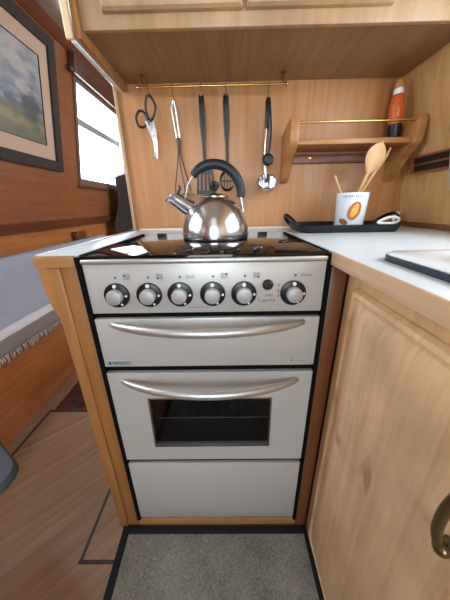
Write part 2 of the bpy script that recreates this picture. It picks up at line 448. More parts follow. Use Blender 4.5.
# floor inlay strips
bm = NB()
box(bm, (-0.468, 0.404, 0.0), (-0.458, 3.4, 0.0012)); box(bm, (-0.468, 0.394, 0.0), (-0.356, 0.404, 0.0012))
box(bm, (-0.968, 0.2, 0.0), (-0.956, 0.985, 0.0012)); box(bm, (-0.968, 0.985, 0.0), (-0.468, 1.0, 0.0012))
struct(build('trim_5', bm, M['walnut']))

def lean(X, y, z, t): return (X(z), y, z), (0, t, 0)
aL, aR = math.atan(TL), -math.atan(TR)
cL, cR = math.cos(aL), math.cos(aR)

def window(n, X, a, w, inward, bars, m='winalu', low=0.006):
    y0, y1, z0, z1 = w
    loc, rt = lean(X, 0, z0, a)
    h = (z1-z0)/math.cos(a)
    root = bpy.data.objects.new('window_%d' % n, None); root.location = loc; root.rotation_euler = rt; link(root); root['kind'] = 'structure'
    i = inward
    bm = NB(); fr = 0.022
    for lo, hi in (((y0-fr, -fr), (y0+0.006, h+fr)), ((y1-0.006, -fr), (y1+fr, h+fr)), ((y0, -fr), (y1, low)), ((y0, h-0.006), (y1, h+fr))):
        box(bm, (min(0.0005*i, 0.012*i), lo[0], lo[1]), (max(0.0005*i, 0.012*i), hi[0], hi[1]), 0.002)
    struct(build('window_frame', bm, M[m], root))
    bm = NB(); box(bm, (-0.012*i-0.002, y0, 0), (-0.012*i+0.002, y1, h)); struct(build('window_pane', bm, M['glass'], root))
    bm = NB()
    for zz, t in bars: box(bm, (-0.012*i-0.009, y0, zz*h-t), (-0.012*i+0.009, y1, zz*h+t), 0.002)
    struct(build('window_bar', bm, M['winbar'], root))
    bm = NB(); box(bm, (min(0, 0.02*i), y0-0.04, -0.04), (max(0, 0.02*i), y1+0.04, -0.024), 0.003)
    struct(build('window_sill', bm, M['var_dk'], root))
    return root
window(1, XL, aL, W1, 1, [(0.64, 0.024)], 'winwood', 0.03)
window(2, XL, aL, W2, 1, [(0.64, 0.015)])
window(3, XR, aR, W3, -1, [(0.64, 0.015)])
window(5, XR, aR, W5_FILL, -1, [(0.64, 0.015)])  # added window, unseen, brightens the left wall and floor
bm = NB(); box(bm, (-0.55, YF-0.022, 0.7), (0.25, YF-0.018, 1.85)); struct(build('window_4', bm, M['glass']))  # unseen rear opening, enlarged to light the cooker front

# ------------------------------------------------------------------ left side of the boat
p = thing('pelmet', 'dark brown wooden pelmet board above the bright window', 'pelmet', (XL(1.9), 0, 1.9), (0, aL, 0))
bm = NB(); box(bm, (0.001, 2.12, 0.0), (0.05, 3.5, 0.11), 0.004); build('pelmet_board', bm, M['pelmet'], p)
bm = NB(); lathe(bm, [(0, 0), (0.012, 0.004), (0.016, 0.016), (0.011, 0.028), (0, 0.031)], (0.030, 2.0895, 0.012), 16, axis='y'); build('end_knob', bm, M['pelmet'], p)

# painting
pic = thing('framed_picture', 'landscape painting with a pale mount in a dark frame on the wall', 'picture', (XL(1.26), 0, 1.26), (0, aL, 0))
H = 0.735; Y0, Y1 = 1.02, 1.955; fw = 0.062
bm = NB()
for lo, hi in (((Y0, 0), (Y0+fw, H)), ((Y1-fw, 0), (Y1, H)), ((Y0+fw, 0), (Y1-fw, fw)), ((Y0+fw, H-fw), (Y1-fw, H))):
    box(bm, (0.001, lo[0], lo[1]), (0.024, hi[0], hi[1]), 0.004)
build('frame', bm, M['frame'], pic)
mw = 0.075
bm = NB()
for lo, hi in (((Y0+fw, fw), (Y0+fw+mw, H-fw)), ((Y1-fw-mw, fw), (Y1-fw, H-fw)), ((Y0+fw+mw, fw), (Y1-fw-mw, fw+mw)), ((Y0+fw+mw, H-fw-mw), (Y1-fw-mw, H-fw))):
    box(bm, (0.003, lo[0], lo[1]), (0.009, hi[0], hi[1]))
build('mount', bm, M['mount'], pic)
bm = NB(); box(bm, (0.002, Y0+fw+mw-0.002, fw+mw-0.002), (0.006, Y1-fw-mw+0.002, H-fw-mw+0.002)); build('painting', bm, M['painting'], pic)
bm = NB()
w = 0.004
a0, a1, b0, b1 = Y0+fw+mw, Y1-fw-mw, fw+mw, H-fw-mw
for lo, hi in (((a0, b0), (a0+w, b1)), ((a1-w, b0), (a1, b1)), ((a0, b0), (a1, b0+w)), ((a0, b1-w), (a1, b1))):
    box(bm, (0.006, lo[0], lo[1]), (0.0105, hi[0], hi[1]))
build('slip', bm, M['frame'], pic)

# curtains
def curtain(name, label, m, y0, y1, z0, z1, off, folds, depth, pinch=None, cat='curtain', slope=0.0):
    bm = NB(); nu, nv = 60, 14
    rows = []
    for j in range(nv+1):
        v = j/nv; z = z0+(z1-z0)*v
        k = 1.0
        if pinch: k = 1-pinch*math.exp(-((v-0.55)/0.28)**2)
        row = []
        for i in range(nu+1):
            u = i/nu; zz = z + slope*(1-u)*v
            y = (y0+y1)/2 + (u-0.5)*(y1-y0)*k
            x = XL(max(z, 0.9)) + off + depth*math.sin(u*folds*2*PI + 0.5*math.sin(v*4))*(0.7+0.3*v)
            row.append((x, y, zz))
        rows.append(row)
    V = [[bm.verts.new(q) for q in r] for r in rows]
    W = [[bm.verts.new((q[0]+0.003, q[1], q[2])) for q in r] for r in rows]
    for j in range(nv):
        for i in range(nu):
            bm.faces.new([V[j][i], V[j][i+1], V[j+1][i+1], V[j+1][i]]); bm.faces.new([W[j][i], W[j+1][i], W[j+1][i+1], W[j][i+1]])
    for j in range(nv):
        for i in (0, nu): bm.faces.new([V[j][i], V[j+1][i], W[j+1][i], W[j][i]])
    for i in range(nu):
        for j in (0, nv): bm.faces.new([V[j][i], W[j][i], W[j][i+1], V[j][i+1]])
    return tag(build(name, bm, m, angle=60), label, cat)
curtain('curtain', 'dark curtain gathered below the right edge of the window', M['curtain'], 2.62, 3.25, 0.77, 1.42, 0.085, 6, 0.018, 0.25, slope=-0.12)
curtain('net_curtain', 'pale net curtain drawn aside at the right edge of the window', M['net'], 2.88, 3.25, 1.17, 1.885, 0.035, 5, 0.012)

bm = NB(); box(bm, (XL(0.8)+0.0, 2.03, 0.72), (XL(0.8)+0.05, 2.16, 0.835), 0.006)
tag(build('wooden_bracket', bm, M['var_dk']), 'small dark wooden block below the handrail behind the left worktop', 'bracket')

# bench with throw
b = thing('bench', 'varnished wooden bench along the left wall, draped with a grey throw', 'bench', (-1.02, 0, 0))
bm = NB(); box(bm, (-0.215, 0.1, 0.0), (0.0, 3.2, 0.47), 0.003); build('bench_front', bm, M['var_low'], b)
bm = NB(); box(bm, (-0.214, 0.1, 0.471), (-0.165, 3.2, 0.75), 0.004); build('backrest', bm, M['var_low'], b)
t = thing('throw', 'grey woven throw with a white stripe and fringed hem over the bench', 'blanket', (-1.02, 0, 0))
prof = [(-0.213, 0.766), (-0.20, 0.772), (-0.165, 0.768), (-0.150, 0.752), (-0.142, 0.70), (-0.130, 0.60), (-0.11, 0.53), (-0.06, 0.50), (-0.02, 0.497), (0.006, 0.488), (0.014, 0.47), (0.016, 0.45), (0.019, 0.44), (0.021, 0.42), (0.023, 0.404)]
mt = [0]*8 + [1, 1] + [2]*4
bm = NB(); ny = 90; ya, yb = 0.15, 2.4
V, W = [], []
for i in range(ny+1):
    y = ya+(yb-ya)*i/ny
    wv = 0.004*math.sin(y*21)+0.003*math.sin(y*47+1)
    V.append([bm.verts.new((x+wv*(k/14)*1.2+0.002, y, z+0.6*wv*(k > 8))) for k, (x, z) in enumerate(prof)])
    W.append([bm.verts.new((x+wv*(k/14)*1.2+0.007, y, z+0.004+0.6*wv*(k > 8))) for k, (x, z) in enumerate(prof)])
n = len(prof)
for i in range(ny):
    for k in range(n-1):
        bm.faces.new([V[i][k], V[i][k+1], V[i+1][k+1], V[i+1][k]]).material_index = mt[k]
        bm.faces.new([W[i][k], W[i+1][k], W[i+1][k+1], W[i][k+1]]).material_index = mt[k]
    for k in (0, n-1): bm.faces.new([V[i][k], V[i+1][k], W[i+1][k], W[i][k]]).material_index = mt[min(k, n-2)]
for i in (0, ny):
    for k in range(n-1): bm.faces.new([V[i][k], W[i][k], W[i][k+1], V[i][k+1]]).material_index = mt[k]
build('cloth', bm, [M['throw'], M['throw_w'], M['throw_t']], t, angle=70)
bm = NB()
y = ya
while y < yb:
    L_ = random.uniform(0.028, 0.042); dy = random.uniform(-0.008, 0.008)
    tube(bm, [(0.029, y, 0.408), (0.031+random.uniform(0, 0.004), y+dy*0.5, 0.408-L_*0.5), (0.030, y+dy, 0.408-L_)], [0.0045, 0.0055, 0.003], 5)
    y += random.uniform(0.011, 0.017)
build('fringe', bm, M['fringe'], t, kind='stuff')

# rug and stool
bm = NB(); box(bm, (-0.94, 1.005, 0.0), (-0.50, 2.3, 0.009), 0.003); tag(build('rug', bm, M['rug']), 'dark red patterned rug on the floor beside the bench', 'rug')
st = thing('stool', 'grey upholstered stool cut off by the left edge of the photo', 'stool', (-0.712, 0.352, 0), (0, 0, math.radians(-31.5)))
bm = NB(); Q = lambda o_, z: [(a, b_, z) for a, b_ in rrect(-0.15+o_, -0.15+o_, 0.15-o_, 0.15-o_, 0.055-o_*0.5, 8)]
loops(bm, [Q(0.02, 0.388), Q(0.004, 0.391), Q(0.0, 0.397), Q(0.0, 0.405), Q(0.006, 0.416), Q(0.02, 0.422), Q(0.07, 0.425)]); build('seat', bm, M['pouf'], st)
bm = NB(); lathe(bm, [(0, 0), (0.06, 0), (0.06, 0.012), (0.03, 0.022), (0.022, 0.04), (0.02, 0.36), (0.05, 0.3875), (0, 0.3875)], (-0.085, -0.052, 0), 28); build('pedestal', bm, M['black'], st)

# ------------------------------------------------------------------ floor mat
mt_ = thing('floor_mat', 'grey carpet mat with a black border in front of the cooker', 'mat', (0, 0, 0))
bm = NB(); prism(bm, [(-0.338, 0.463), (0.236, 0.463), (0.236, -0.5), (-0.300, -0.5)], 'z', 0.0, 0.007); build('carpet', bm, M['carpet'], mt_)
bm = NB(); prism(bm, [(-0.362, 0.485), (0.249, 0.485), (0.249, 0.463), (-0.361, 0.463)], 'z', 0.0, 0.009, 0.002)
prism(bm, [(-0.361, 0.463), (-0.338, 0.463), (-0.300, -0.5), (-0.323, -0.5)], 'z', 0.0, 0.009, 0.002)
prism(bm, [(0.236, 0.463), (0.249, 0.463), (0.249, -0.5), (0.236, -0.5)], 'z', 0.0, 0.009, 0.002)
build('binding', bm, M['binding'], mt_)

# ------------------------------------------------------------------ cooker housing
YC = 0.486
h = thing('cooker_housing', 'oak surround framing the cooker below the worktop', 'cabinet surround', (0, 0, 0))
bm = NB(); box(bm, (-0.374, YC, 0.0), (-0.347, YC+0.035, 0.896), 0.002); box(bm, (-0.349, YC+0.005, 0.0), (-0.3105, YC+0.03, 0.896), 0.001); build('stile', bm, M['oak'], h)
bm = NB(); box(bm, (0.2135, YC, 0.0), (0.247, YC+0.03, 0.894), 0.001); o = build('stile', bm, M['oak_red'], h); o['label'] = 'red-brown stile, shade in its colour'  # red-brown wood, darkened further to hold the shade beside the cooker
bm = NB(); box(bm, (-0.3105, YC+0.004, 0.0), (0.2135, YC+0.03, 0.042), 0.001); build('bottom_rail', bm, M['oak_x'], h)
bm = NB(); box(bm, (-0.378, YC+0.036, 0.0), (-0.362, 1.05, 0.896), 0.001); build('side_panel', bm, M['oak'], h)
bm = NB(); prism(bm, [(-0.379, 0.895), (-0.428, 0.895), (-0.427, 0.87), (-0.423, 0.80), (-0.400, 0.73), (-0.379, 0.68)], 'y', YC+0.045, YC+0.075, 0.002); build('corbel', bm, M['shelf'], h)

# ------------------------------------------------------------------ cooker
ck = thing('cooker', 'silver grey slot-in cooker with six knobs and black glass top', 'cooker', (0, 0, 0))
xl, xr = -0.299, 0.203
def part(name, f, m, parent=ck, **k):
    bm = NB(); f(bm); return build(name, bm, m, parent, **k)
def f(bm):   # hollow body: sides, back, floor, shelves between the compartments
    y0, y1 = YC+0.014, 0.898
    box(bm, (xl, y0, 0.044), (xl+0.02, y1, 0.90)); box(bm, (xr-0.02, y0, 0.044), (xr, y1, 0.90))
    box(bm, (xl+0.02, y1-0.02, 0.044), (xr-0.02, y1, 0.90))
    for z0, z1 in ((0.044, 0.06), (0.30, 0.325), (0.63, 0.65), (0.78, 0.80), (0.885, 0.90)): box(bm, (xl+0.02, y0, z0), (xr-0.02, y1-0.02, z1))
part('body', f, M['cavity'])
def f(bm):
    box(bm, (-0.3095, YC-0.003, 0.043), (xl, YC+0.012, 0.917)); box(bm, (xr, YC-0.003, 0.043), (0.2125, YC+0.012, 0.917))
    box(bm, (-0.3065, YC+0.012, 0.90), (xl, 0.9058, 0.9195)); box(bm, (xr, YC+0.012, 0.90), (0.2075, 0.9058, 0.9195))
    box(bm, (xl, YC+0.008, 0.043), (xr, YC+0.0135, 0.058)); box(bm, (xl, YC+0.008, 0.31), (xr, YC+0.0135, 0.33)); box(bm, (xl, YC+0.008, 0.63), (xr, YC+0.0135, 0.65)); box(bm, (xl, YC+0.008, 0.778), (xr, YC+0.0135, 0.80))
part('side_trim', f, M['blackm'])
def f(bm): box(bm, (xl+0.001, YC+0.002, 0.9055), (xr-0.001, 0.9055, 0.9185), 0.002)
gl = part('glass_lid', f, M['glassblk'])
def f(bm): box(bm, (xl+0.001, YC-0.006, 0.903), (xr-0.001, YC+0.001, 0.9125), 0.003, 3)
part('front_trim', f, M['alu'])
for x in (-0.235, 0.128):
    def f(bm): box(bm, (x-0.017, 0.896, 0.9186), (x+0.017, 0.903, 0.9205), 0.002)
    part('lid_hinge', f, M['black'])
def f(bm): box(bm, (xl+0.001, YC-0.001, 0.792), (xr-0.001, YC+0.013, 0.902), 0.002)
cp = part('control_panel', f, M['panel'])

kx = [-0.236, -0.167, -0.101, -0.032, 0.034, 0.138]
for x in kx:
    c = (x, YC-0.001, 0.835)
    def f(bm): lathe(bm, [(0.0272, 0), (0.0272, -0.003), (0.0262, -0.0055), (0.018, -0.0075), (0.0, -0.0075)], c, 40, axis='y')
    k = part('knob', f, M['skirt'])
    def f(bm):
        lathe(bm, [(0.0160, -0.0070), (0.0160, -0.019), (0.0150, -0.0215), (0.012, -0.0225), (0, -0.0228)], c, 36, axis='y')
    part('knob_cap', f, M['capmat'], k)
    for a, s_ in ((90, 0.0040), (0, 0.0026), (-62, 0.0024)):   # pale marks on the dark skirt
        a = math.radians(a); q = (x+0.0215*math.cos(a), 0.835+0.0215*math.sin(a))
        def f(bm): lathe(bm, [(s_, -0.005), (s_, -0.0082), (0, -0.0086)], (q[0], YC-0.001, q[1]), 12, axis='y')
        part('knob_mark', f, M['white'], k)
def f(bm): lathe(bm, [(0.0115, 0), (0.0115, -0.003), (0.010, -0.0045), (0.0085, -0.0045), (0.0085, -0.008), (0.007, -0.0095), (0, -0.010)], (0.084, YC-0.001, 0.854), 28, axis='y')
part('igniter_button', f, M['black'])
# printed symbols of the control panel
def printed(bm, name, m, parent, x, z, y=YC-0.0016):
    bmesh.ops.translate(bm, vec=(x, y, z), verts=bm.verts); return build(name, bm, m, parent)
def flat(bm, x0, z0, x1, z1): bm.faces.new([bm.verts.new(q) for q in ((x0, 0, z0), (x1, 0, z0), (x1, 0, z1), (x0, 0, z1))])
for x in kx:
    bm = NB(); cz = 0.8735
    bm.faces.new([bm.verts.new((x+0.002+0.0028*math.cos(t*PI/6), 0, cz+0.0028*math.sin(t*PI/6))) for t in range(12)])
    printed(bm, 'printed_dot', M['print'], cp, 0, 0)
for i, x in ((0, kx[0]), (1, kx[1]), (3, kx[3]), (4, kx[4])):
    bm = NB(); sx, sz = x+0.019, 0.869
    for q in range(4):
        ax, az = sx+(q % 2)*0.0075, sz+(q//2)*0.0065
        if q == {0: 2, 1: 0, 3: 3, 4: 1}[i]: flat(bm, ax, az, ax+0.006, az+0.005)
        else:
            for r in ((0, 0, 0.006, 0.001), (0, 0.004, 0.006, 0.005), (0, 0, 0.001, 0.005), (0.005, 0, 0.006, 0.005)): flat(bm, ax+r[0], az+r[1], ax+r[2], az+r[3])
    printed(bm, 'printed_burner_symbol', M['print'], cp, 0, 0)
bm = NB(); flat(bm, -0.088, 0.8045, -0.040, 0.8055); printed(bm, 'printed_line', M['print'], cp, 0, 0)
printed(text_bm('Grill', 0.010), 'printed_word', M['print'], cp, kx[2]+0.014, 0.8705)
printed(text_bm('Oven', 0.010), 'printed_word', M['print'], cp, kx[5]+0.014, 0.8705)
printed(text_bm('2040', 0.009), 'printed_word', M['print'], cp, 0.078, 0.827)
printed(text_bm('Caprice', 0.012, 0.036), 'printed_word', M['print'], cp, 0.064, 0.8155)
bm = NB()
for z in (0.826, 0.838, 0.850): flat(bm, 0.1055, z, 0.1085, z+0.005)
printed(bm, 'printed_scale', M['print'], cp, 0, 0)

def panel_with_bow(name, z0, z1, hz, bow, hole=None):
    y0, y1 = YC-0.002, YC+0.012
    bm = NB()
    if hole:
        hx0, hx1, hz0, hz1 = hole
        for lo, hi in (((xl+0.001, z0), (hx0, z1)), ((hx1, z0), (xr-0.001, z1)), ((hx0, z0), (hx1, hz0)), ((hx0, hz1), (hx1, z1))): box(bm, (lo[0], y0, lo[1]), (hi[0], y1, hi[1]))
        bmesh.ops.remove_doubles(bm, verts=bm.verts, dist=1e-5)
    else: box(bm, (xl+0.001, y0, z0), (xr-0.001, y1, z1), 0.002)
    d = build(name, bm, M['panel'], ck)
    if hz:
        bm = NB(); pts, rs = [], []
        for i in range(33):
            u = i/32*2-1
            pts.append((-0.048+u*0.214, YC-0.004-bow*(1-u*u)**0.9, hz-0.002*(1-u*u))); rs.append(0.0102*(1-0.4*u**6))
        pts = [(pts[0][0]-0.002, YC-0.001, hz)] + pts + [(pts[-1][0]+0.002, YC-0.001, hz)]; rs = [0.005]+rs+[0.005]
        tube(bm, pts, rs, 14, flat=(1.0, 0.8)); build('handle', bm, M['alu'], d, angle=60)
    return d
gd = panel_with_bow('grill_door', 0.652, 0.779, 0.767, 0.046)
ov = panel_with_bow('oven_door', 0.331, 0.634, 0.611, 0.051, hole=(-0.207, 0.107, 0.385, 0.553))
dr = panel_with_bow('drawer_front', 0.058, 0.313, None, 0)
bm = NB()
hx0, hx1, hz0, hz1 = -0.207, 0.107, 0.385, 0.553
box(bm, (hx0-0.001, YC+0.000, hz0-0.001), (hx1+0.001, YC+0.004, hz1+0.001)); build('oven_window', bm, M['ovenglass'], ov)
bm = NB(); e = 0.0022
for lo, hi in (((hx0-e, hz0-e), (hx0+e, hz1+e)), ((hx1-e, hz0-e), (hx1+e, hz1+e)), ((hx0, hz0-e), (hx1, hz0+e)), ((hx0, hz1-e), (hx1, hz1+e))): box(bm, (lo[0], YC-0.0035, lo[1]), (hi[0], YC-0.001, hi[1]), 0.0008)
build('window_bezel', bm, M['steel_b'], ov)
bm = NB()
tube(bm, [(xl+0.025, 0.54, 0.43), (xr-0.025, 0.54, 0.43)], 0.0028, 8); tube(bm, [(xl+0.025, 0.85, 0.43), (xr-0.025, 0.85, 0.43)], 0.0028, 8)
for i in range(16):
    x = xl+0.03+i*(xr-xl-0.06)/15; tube(bm, [(x, 0.54, 0.432), (x, 0.85, 0.432)], 0.0014, 6)
build('oven_rack', bm, M['steel_b'], ck)
# maker's badges
bm = NB(); prism(bm, rrect(-0.288, 0.6575, -0.231, 0.6705, 0.003), 'y', YC-0.0035, YC-0.0021); bd = build('badge', bm, M['badge'], gd)
printed(text_bm('SPINFLO', 0.0095, 0.036), 'badge_lettering', M['printdk'], bd, -0.275, 0.6607, YC-0.0038)
bm = NB(); prism(bm, [(-0.2855, 0.660), (-0.280, 0.660), (-0.282, 0.668), (-0.2855, 0.668)], 'y', YC-0.0039, YC-0.0035); build('badge_emblem', bm, M['printdk'], bd)
bm = NB(); prism(bm, rrect(0.144, 0.662, 0.191, 0.6715, 0.002), 'y', YC-0.0033, YC-0.0021); bd = build('badge', bm, M['panel'], gd)
bm = NB(); prism(bm, [(0.1465, 0.664), (0.150, 0.664), (0.150, 0.6655), (0.1485, 0.6655), (0.148, 0.671), (0.1465, 0.671)], 'y', YC-0.0037, YC-0.0033); build('badge_emblem', bm, M['printdk'], bd)
bm = NB(); prism(bm, [(0.153, 0.6643), (0.186, 0.6643), (0.186, 0.6652), (0.153, 0.6652)], 'y', YC-0.0036, YC-0.0033); build('badge_line', bm, M['printdk'], bd)

# ------------------------------------------------------------------ worktop
wt = thing('worktop', 'white laminate worktop with oak edging running round the hob', 'worktop', (0, 0, 0))
zt = 0.920
bm = NB()
box(bm, (-0.3935, YC+0.006, 0.897), (-0.310, 1.078, zt), 0.001)
box(bm, (-0.310, 0.906, 0.897), (0.2135, 1.078, 0.9186))
for lo, hi in (((0.2135, -1.2), (0.300, 1.078)), ((0.612, -1.2), (0.728, 1.078)), ((0.300, -1.2), (0.612, 0.035)), ((0.300, 0.412), (0.612, 1.078))): box(bm, (lo[0], lo[1], 0.896), (hi[0], hi[1], zt))
build('surface', bm, M['worktop'], wt)
bm = NB(); box(bm, (-0.394, YC-0.004, 0.8965), (-0.3105, YC+0.006, zt+0.0004), 0.002); build('edging', bm, M['oak_x'], wt)
bm = NB(); box(bm, (0.2085, -1.2, 0.8945), (0.2134, YC+0.005, zt+0.0004), 0.0015); box(bm, (0.2135, YC-0.01, 0.896), (0.214, YC, zt)); build('edging', bm, M['oak_y'], wt)
bm = NB(); tube(bm, [(-0.372, 1.074, zt+0.001), (0.34, 1.074, zt+0.001)], 0.004, 8); build('sealant_bead', bm, M['putty'], wt)
bm = NB(); box(bm, (-0.393, YC+0.006, zt), (-0.386, 1.06, zt+0.003), 0.001); build('edge_strip', bm, M['white'], wt)

# ------------------------------------------------------------------ base cabinet on the right
bc = thing('base_cabinet', 'oak base cabinet under the right-hand worktop with a routed door', 'cabinet', (0, 0, 0))
bm = NB(); box(bm, (0.268, -1.2, 0.0), (0.72, YC-0.002, 0.74)); build('carcass', bm, M['cab_face'], bc)
bm = NB(); box(bm, (0.250, -1.2, 0.0), (0.2675, YC-0.002, 0.892), 0.0015); build('face_frame', bm, M['cab_face'], bc)
dy0, dy1, dz0, dz1 = -0.02, 0.444, 0.055, 0.858
bm = NB(); rings = []
for off, x, r in ((0.0, 0.2498, 0.004), (0.0, 0.245, 0.004), (0.004, 0.238, 0.006), (0.010, 0.2355, 0.010), (0.013, 0.236, 0.012), (0.017, 0.2405, 0.012), (0.022, 0.2410, 0.012), (0.028, 0.2365, 0.012), (0.045, 0.2325, 0.012), (0.060, 0.2320, 0.012)):
    rings.append([(x, a, b_) for a, b_ in rrect(dy0+off, dz0+off, dy1-off, dz1-off, r, 5)])
loops(bm, rings); dd = build('door', bm, M['cab'], bc, angle=25)
bm = NB()
for z in (0.668, 0.768): lathe(bm, [(0.0, -0.0175), (0.0055, -0.0165), (0.0080, -0.0125), (0.0080, -0.009), (0.0060, -0.0065), (0.0090, -0.003), (0.0105, 0.0)], (0.2317, 0.145, z), 24, axis='x')
pts = spline([(0.221, 0.145, 0.668), (0.216, 0.147, 0.677), (0.211, 0.148, 0.695), (0.2095, 0.148, 0.718), (0.211, 0.147, 0.741), (0.216, 0.146, 0.759), (0.221, 0.145, 0.768)], 5)
tube(bm, pts, [0.0042+0.0010*math.sin(PI*i/(len(pts)-1)) for i in range(len(pts))], 14, up=(0, 1, 0))
build('handle', bm, M['bronze'], dd, angle=60)

# ------------------------------------------------------------------ sink
sk = thing('sink', 'white inset sink with a dark edge in the right-hand worktop', 'sink', (0, 0, 0))
sx0, sx1, sy0, sy1 = 0.260, 0.64, -0.42, 0.422
bm = NB(); rings = []
def rr(x0, y0, x1, y1, r, z): return [(a, b_, z) for a, b_ in rrect(x0, y0, x1, y1, r, 8)]
rings.append(rr(sx0+0.002, sy0+0.002, sx1-0.002, sy1-0.002, 0.033, zt+0.0085)); rings.append(rr(sx0, sy0, sx1, sy1, 0.035, zt+0.0105)); rings.append(rr(sx0+0.003, sy0+0.003, sx1-0.003, sy1-0.003, 0.035, zt+0.0125))
bx = (0.318, 0.05, 0.60, 0.404)
rings.append(rr(bx[0], bx[1], bx[2], bx[3], 0.10, zt+0.0125)); rings.append(rr(bx[0]+0.006, bx[1]+0.006, bx[2]-0.006, bx[3]-0.006, 0.095, zt+0.009))
rings.append(rr(bx[0]+0.012, bx[1]+0.012, bx[2]-0.012, bx[3]-0.012, 0.09, zt-0.01))
rings.append(rr(bx[0]+0.020, bx[1]+0.02, bx[2]-0.02, bx[3]-0.02, 0.085, zt-0.13)); rings.append(rr(bx[0]+0.05, bx[1]+0.05, bx[2]-0.05, bx[3]-0.05, 0.06, zt-0.15))
# outside of the bowl, back up to the underside of the rim
rings = [rr(bx[0]-0.01, bx[1]-0.01, bx[2]+0.01, bx[3]+0.004, 0.10, zt+0.0085)] + rings
rings = [rr(bx[0]+0.044, bx[1]+0.044, bx[2]-0.044, bx[3]-0.044, 0.06, zt-0.154), rr(bx[0]+0.014, bx[1]+0.014, bx[2]-0.014, bx[3]-0.014, 0.085, zt-0.132), rr(bx[0]+0.006, bx[1]+0.006, bx[2]-0.006, bx[3]-0.006, 0.09, zt-0.01)] + rings
loops(bm, rings); build('basin', bm, M['white'], sk)
bm = NB(); o_, i_ = (sx0-0.001, sy0-0.001, sx1+0.001, sy1+0.001, 0.036), (sx0+0.012, sy0+0.012, sx1-0.012, sy1-0.010, 0.03)
loops(bm, [rr(*i_, zt+0.0083), rr(*i_, zt+0.0002), rr(*o_, zt+0.0002), rr(*o_, zt+0.0083), rr(*i_, zt+0.0083)], False, False); bmesh.ops.remove_doubles(bm, verts=bm.verts, dist=1e-6); build('seal', bm, M['seal'], sk)

# ------------------------------------------------------------------ wall cabinet above
wc = thing('wall_cabinet', 'oak wall cabinet hanging above the cooker', 'cabinet', (0, 0, 0))
zs = 1.42; yf = 0.795; xe = -0.350
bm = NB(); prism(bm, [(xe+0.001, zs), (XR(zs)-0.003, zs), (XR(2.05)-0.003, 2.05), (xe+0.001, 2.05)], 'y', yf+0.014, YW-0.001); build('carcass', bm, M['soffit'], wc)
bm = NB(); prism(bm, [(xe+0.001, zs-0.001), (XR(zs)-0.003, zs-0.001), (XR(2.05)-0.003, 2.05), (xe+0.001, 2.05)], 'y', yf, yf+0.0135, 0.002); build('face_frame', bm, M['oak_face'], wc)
bm = NB(); prism(bm, [(yf-0.012, 1.398), (YW-0.001, 1.398), (YW-0.001, 2.05), (yf-0.012, 2.05)], 'x', -0.366, xe, 0.002); build('end_panel', bm, M['oak'], wc)
bm = NB(); box(bm, (-0.384, yf-0.022, 1.394), (-0.3665, yf-0.0125, 2.05), 0.003); o = build('end_trim', bm, M['oak_pale'], wc); o['label'] = 'pale front edge strip'
bm = NB(); box(bm, (-0.377, yf-0.010, 1.3925), (-0.3665, YW-0.012, 1.3985), 0.001); o = build('edge_strip', bm, M['white'], wc); o['label'] = 'thin metal edge strip, bright reflection coloured white'  # white colour stands in for the window's reflection in the metal
for x, y in ((-0.082, 0.989), (-0.235, 1.0), (0.225, 1.0), (0.255, 1.0), (0.06, 0.99)):
    bm = NB(); lathe(bm, [(0.0045, zs-0.0002), (0.0042, zs-0.0014), (0, zs-0.0018)], (x, y, 0), 12); build('screw', bm, M['bronze'], wc)
for x0, x1 in ((-0.292, 0.046), (0.053, 0.402)):
    bm = NB(); rings = []
    for off, y, r in ((0.0, yf-0.0005, 0.003), (0.0, yf-0.012, 0.003), (0.004, yf-0.019, 0.004), (0.010, yf-0.022, 0.006), (0.05, yf-0.022, 0.006), (0.056, yf-0.017, 0.006)):
        rings.append([(a, y, b_) for a, b_ in rrect(x0+off, 1.447+off, x1-off, 2.03-off, r, 4)])
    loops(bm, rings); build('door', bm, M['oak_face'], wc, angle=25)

# ------------------------------------------------------------------ utensil rail
YR = 1.02; ZR = 1.388
rl = thing('utensil_rail', 'brass rail hung under the wall cabinet above the kettle', 'rail', (0, 0, 0))
bm = NB(); tube(bm, [(-0.292, YR, ZR), (0.207, YR, ZR)], 0.0036, 12)
for x in (-0.292, 0.207): lathe(bm, [(0, -0.007), (0.005, -0.005), (0.007, 0), (0.005, 0.005), (0, 0.007)], (x, YR, ZR), 14, axis='x')
build('bar', bm, M['brass'], rl)
for x in (-0.276, 0.196):
    bm = NB(); tube(bm, [(x, YR, ZR-0.002), (x, YR, zs-0.001)], 0.003, 10); lathe(bm, [(0.009, zs-0.0012), (0.009, zs-0.004), (0.003, zs-0.006)], (x, YR, 0), 16)
    build('bracket', bm, M['bronze'], rl)

def hook(x, label, low, tilt=0.0, m='brass'):
    bm = NB(); pts = []
    for i in range(13):
        a = math.radians(200 - i*200/12); pts.append((x, YR+0.0066*math.cos(a), ZR+0.0066*math.sin(a)))
    pts += [(x+tilt*0.4, YR+0.005, ZR-0.010)]
    n0 = ZR-low
    for i in range(10):
        a = math.radians(10 - i*190/9); pts.append((x+tilt, YR+0.0052*math.cos(a), low+0.005+0.0052*math.sin(a)))
    tube(bm, pts, 0.0016, 8); return tag(build('hook', bm, M[m]), label, 'hook', 'hooks on the brass rail')
hook(-0.265, 'brass hook on the rail holding the black-handled scissors', 1.362, 0.004)
hook(-0.178, 'brass hook on the rail holding the steel-handled masher', 1.350)
hook(-0.081, 'brass hook on the rail holding the slotted turner', 1.357)
hook(0.004, 'dark hook on the rail holding the slotted spoon', 1.357, m='bronze')
hook(0.147, 'dark hook on the rail holding the steel ladle', 1.346, m='bronze')

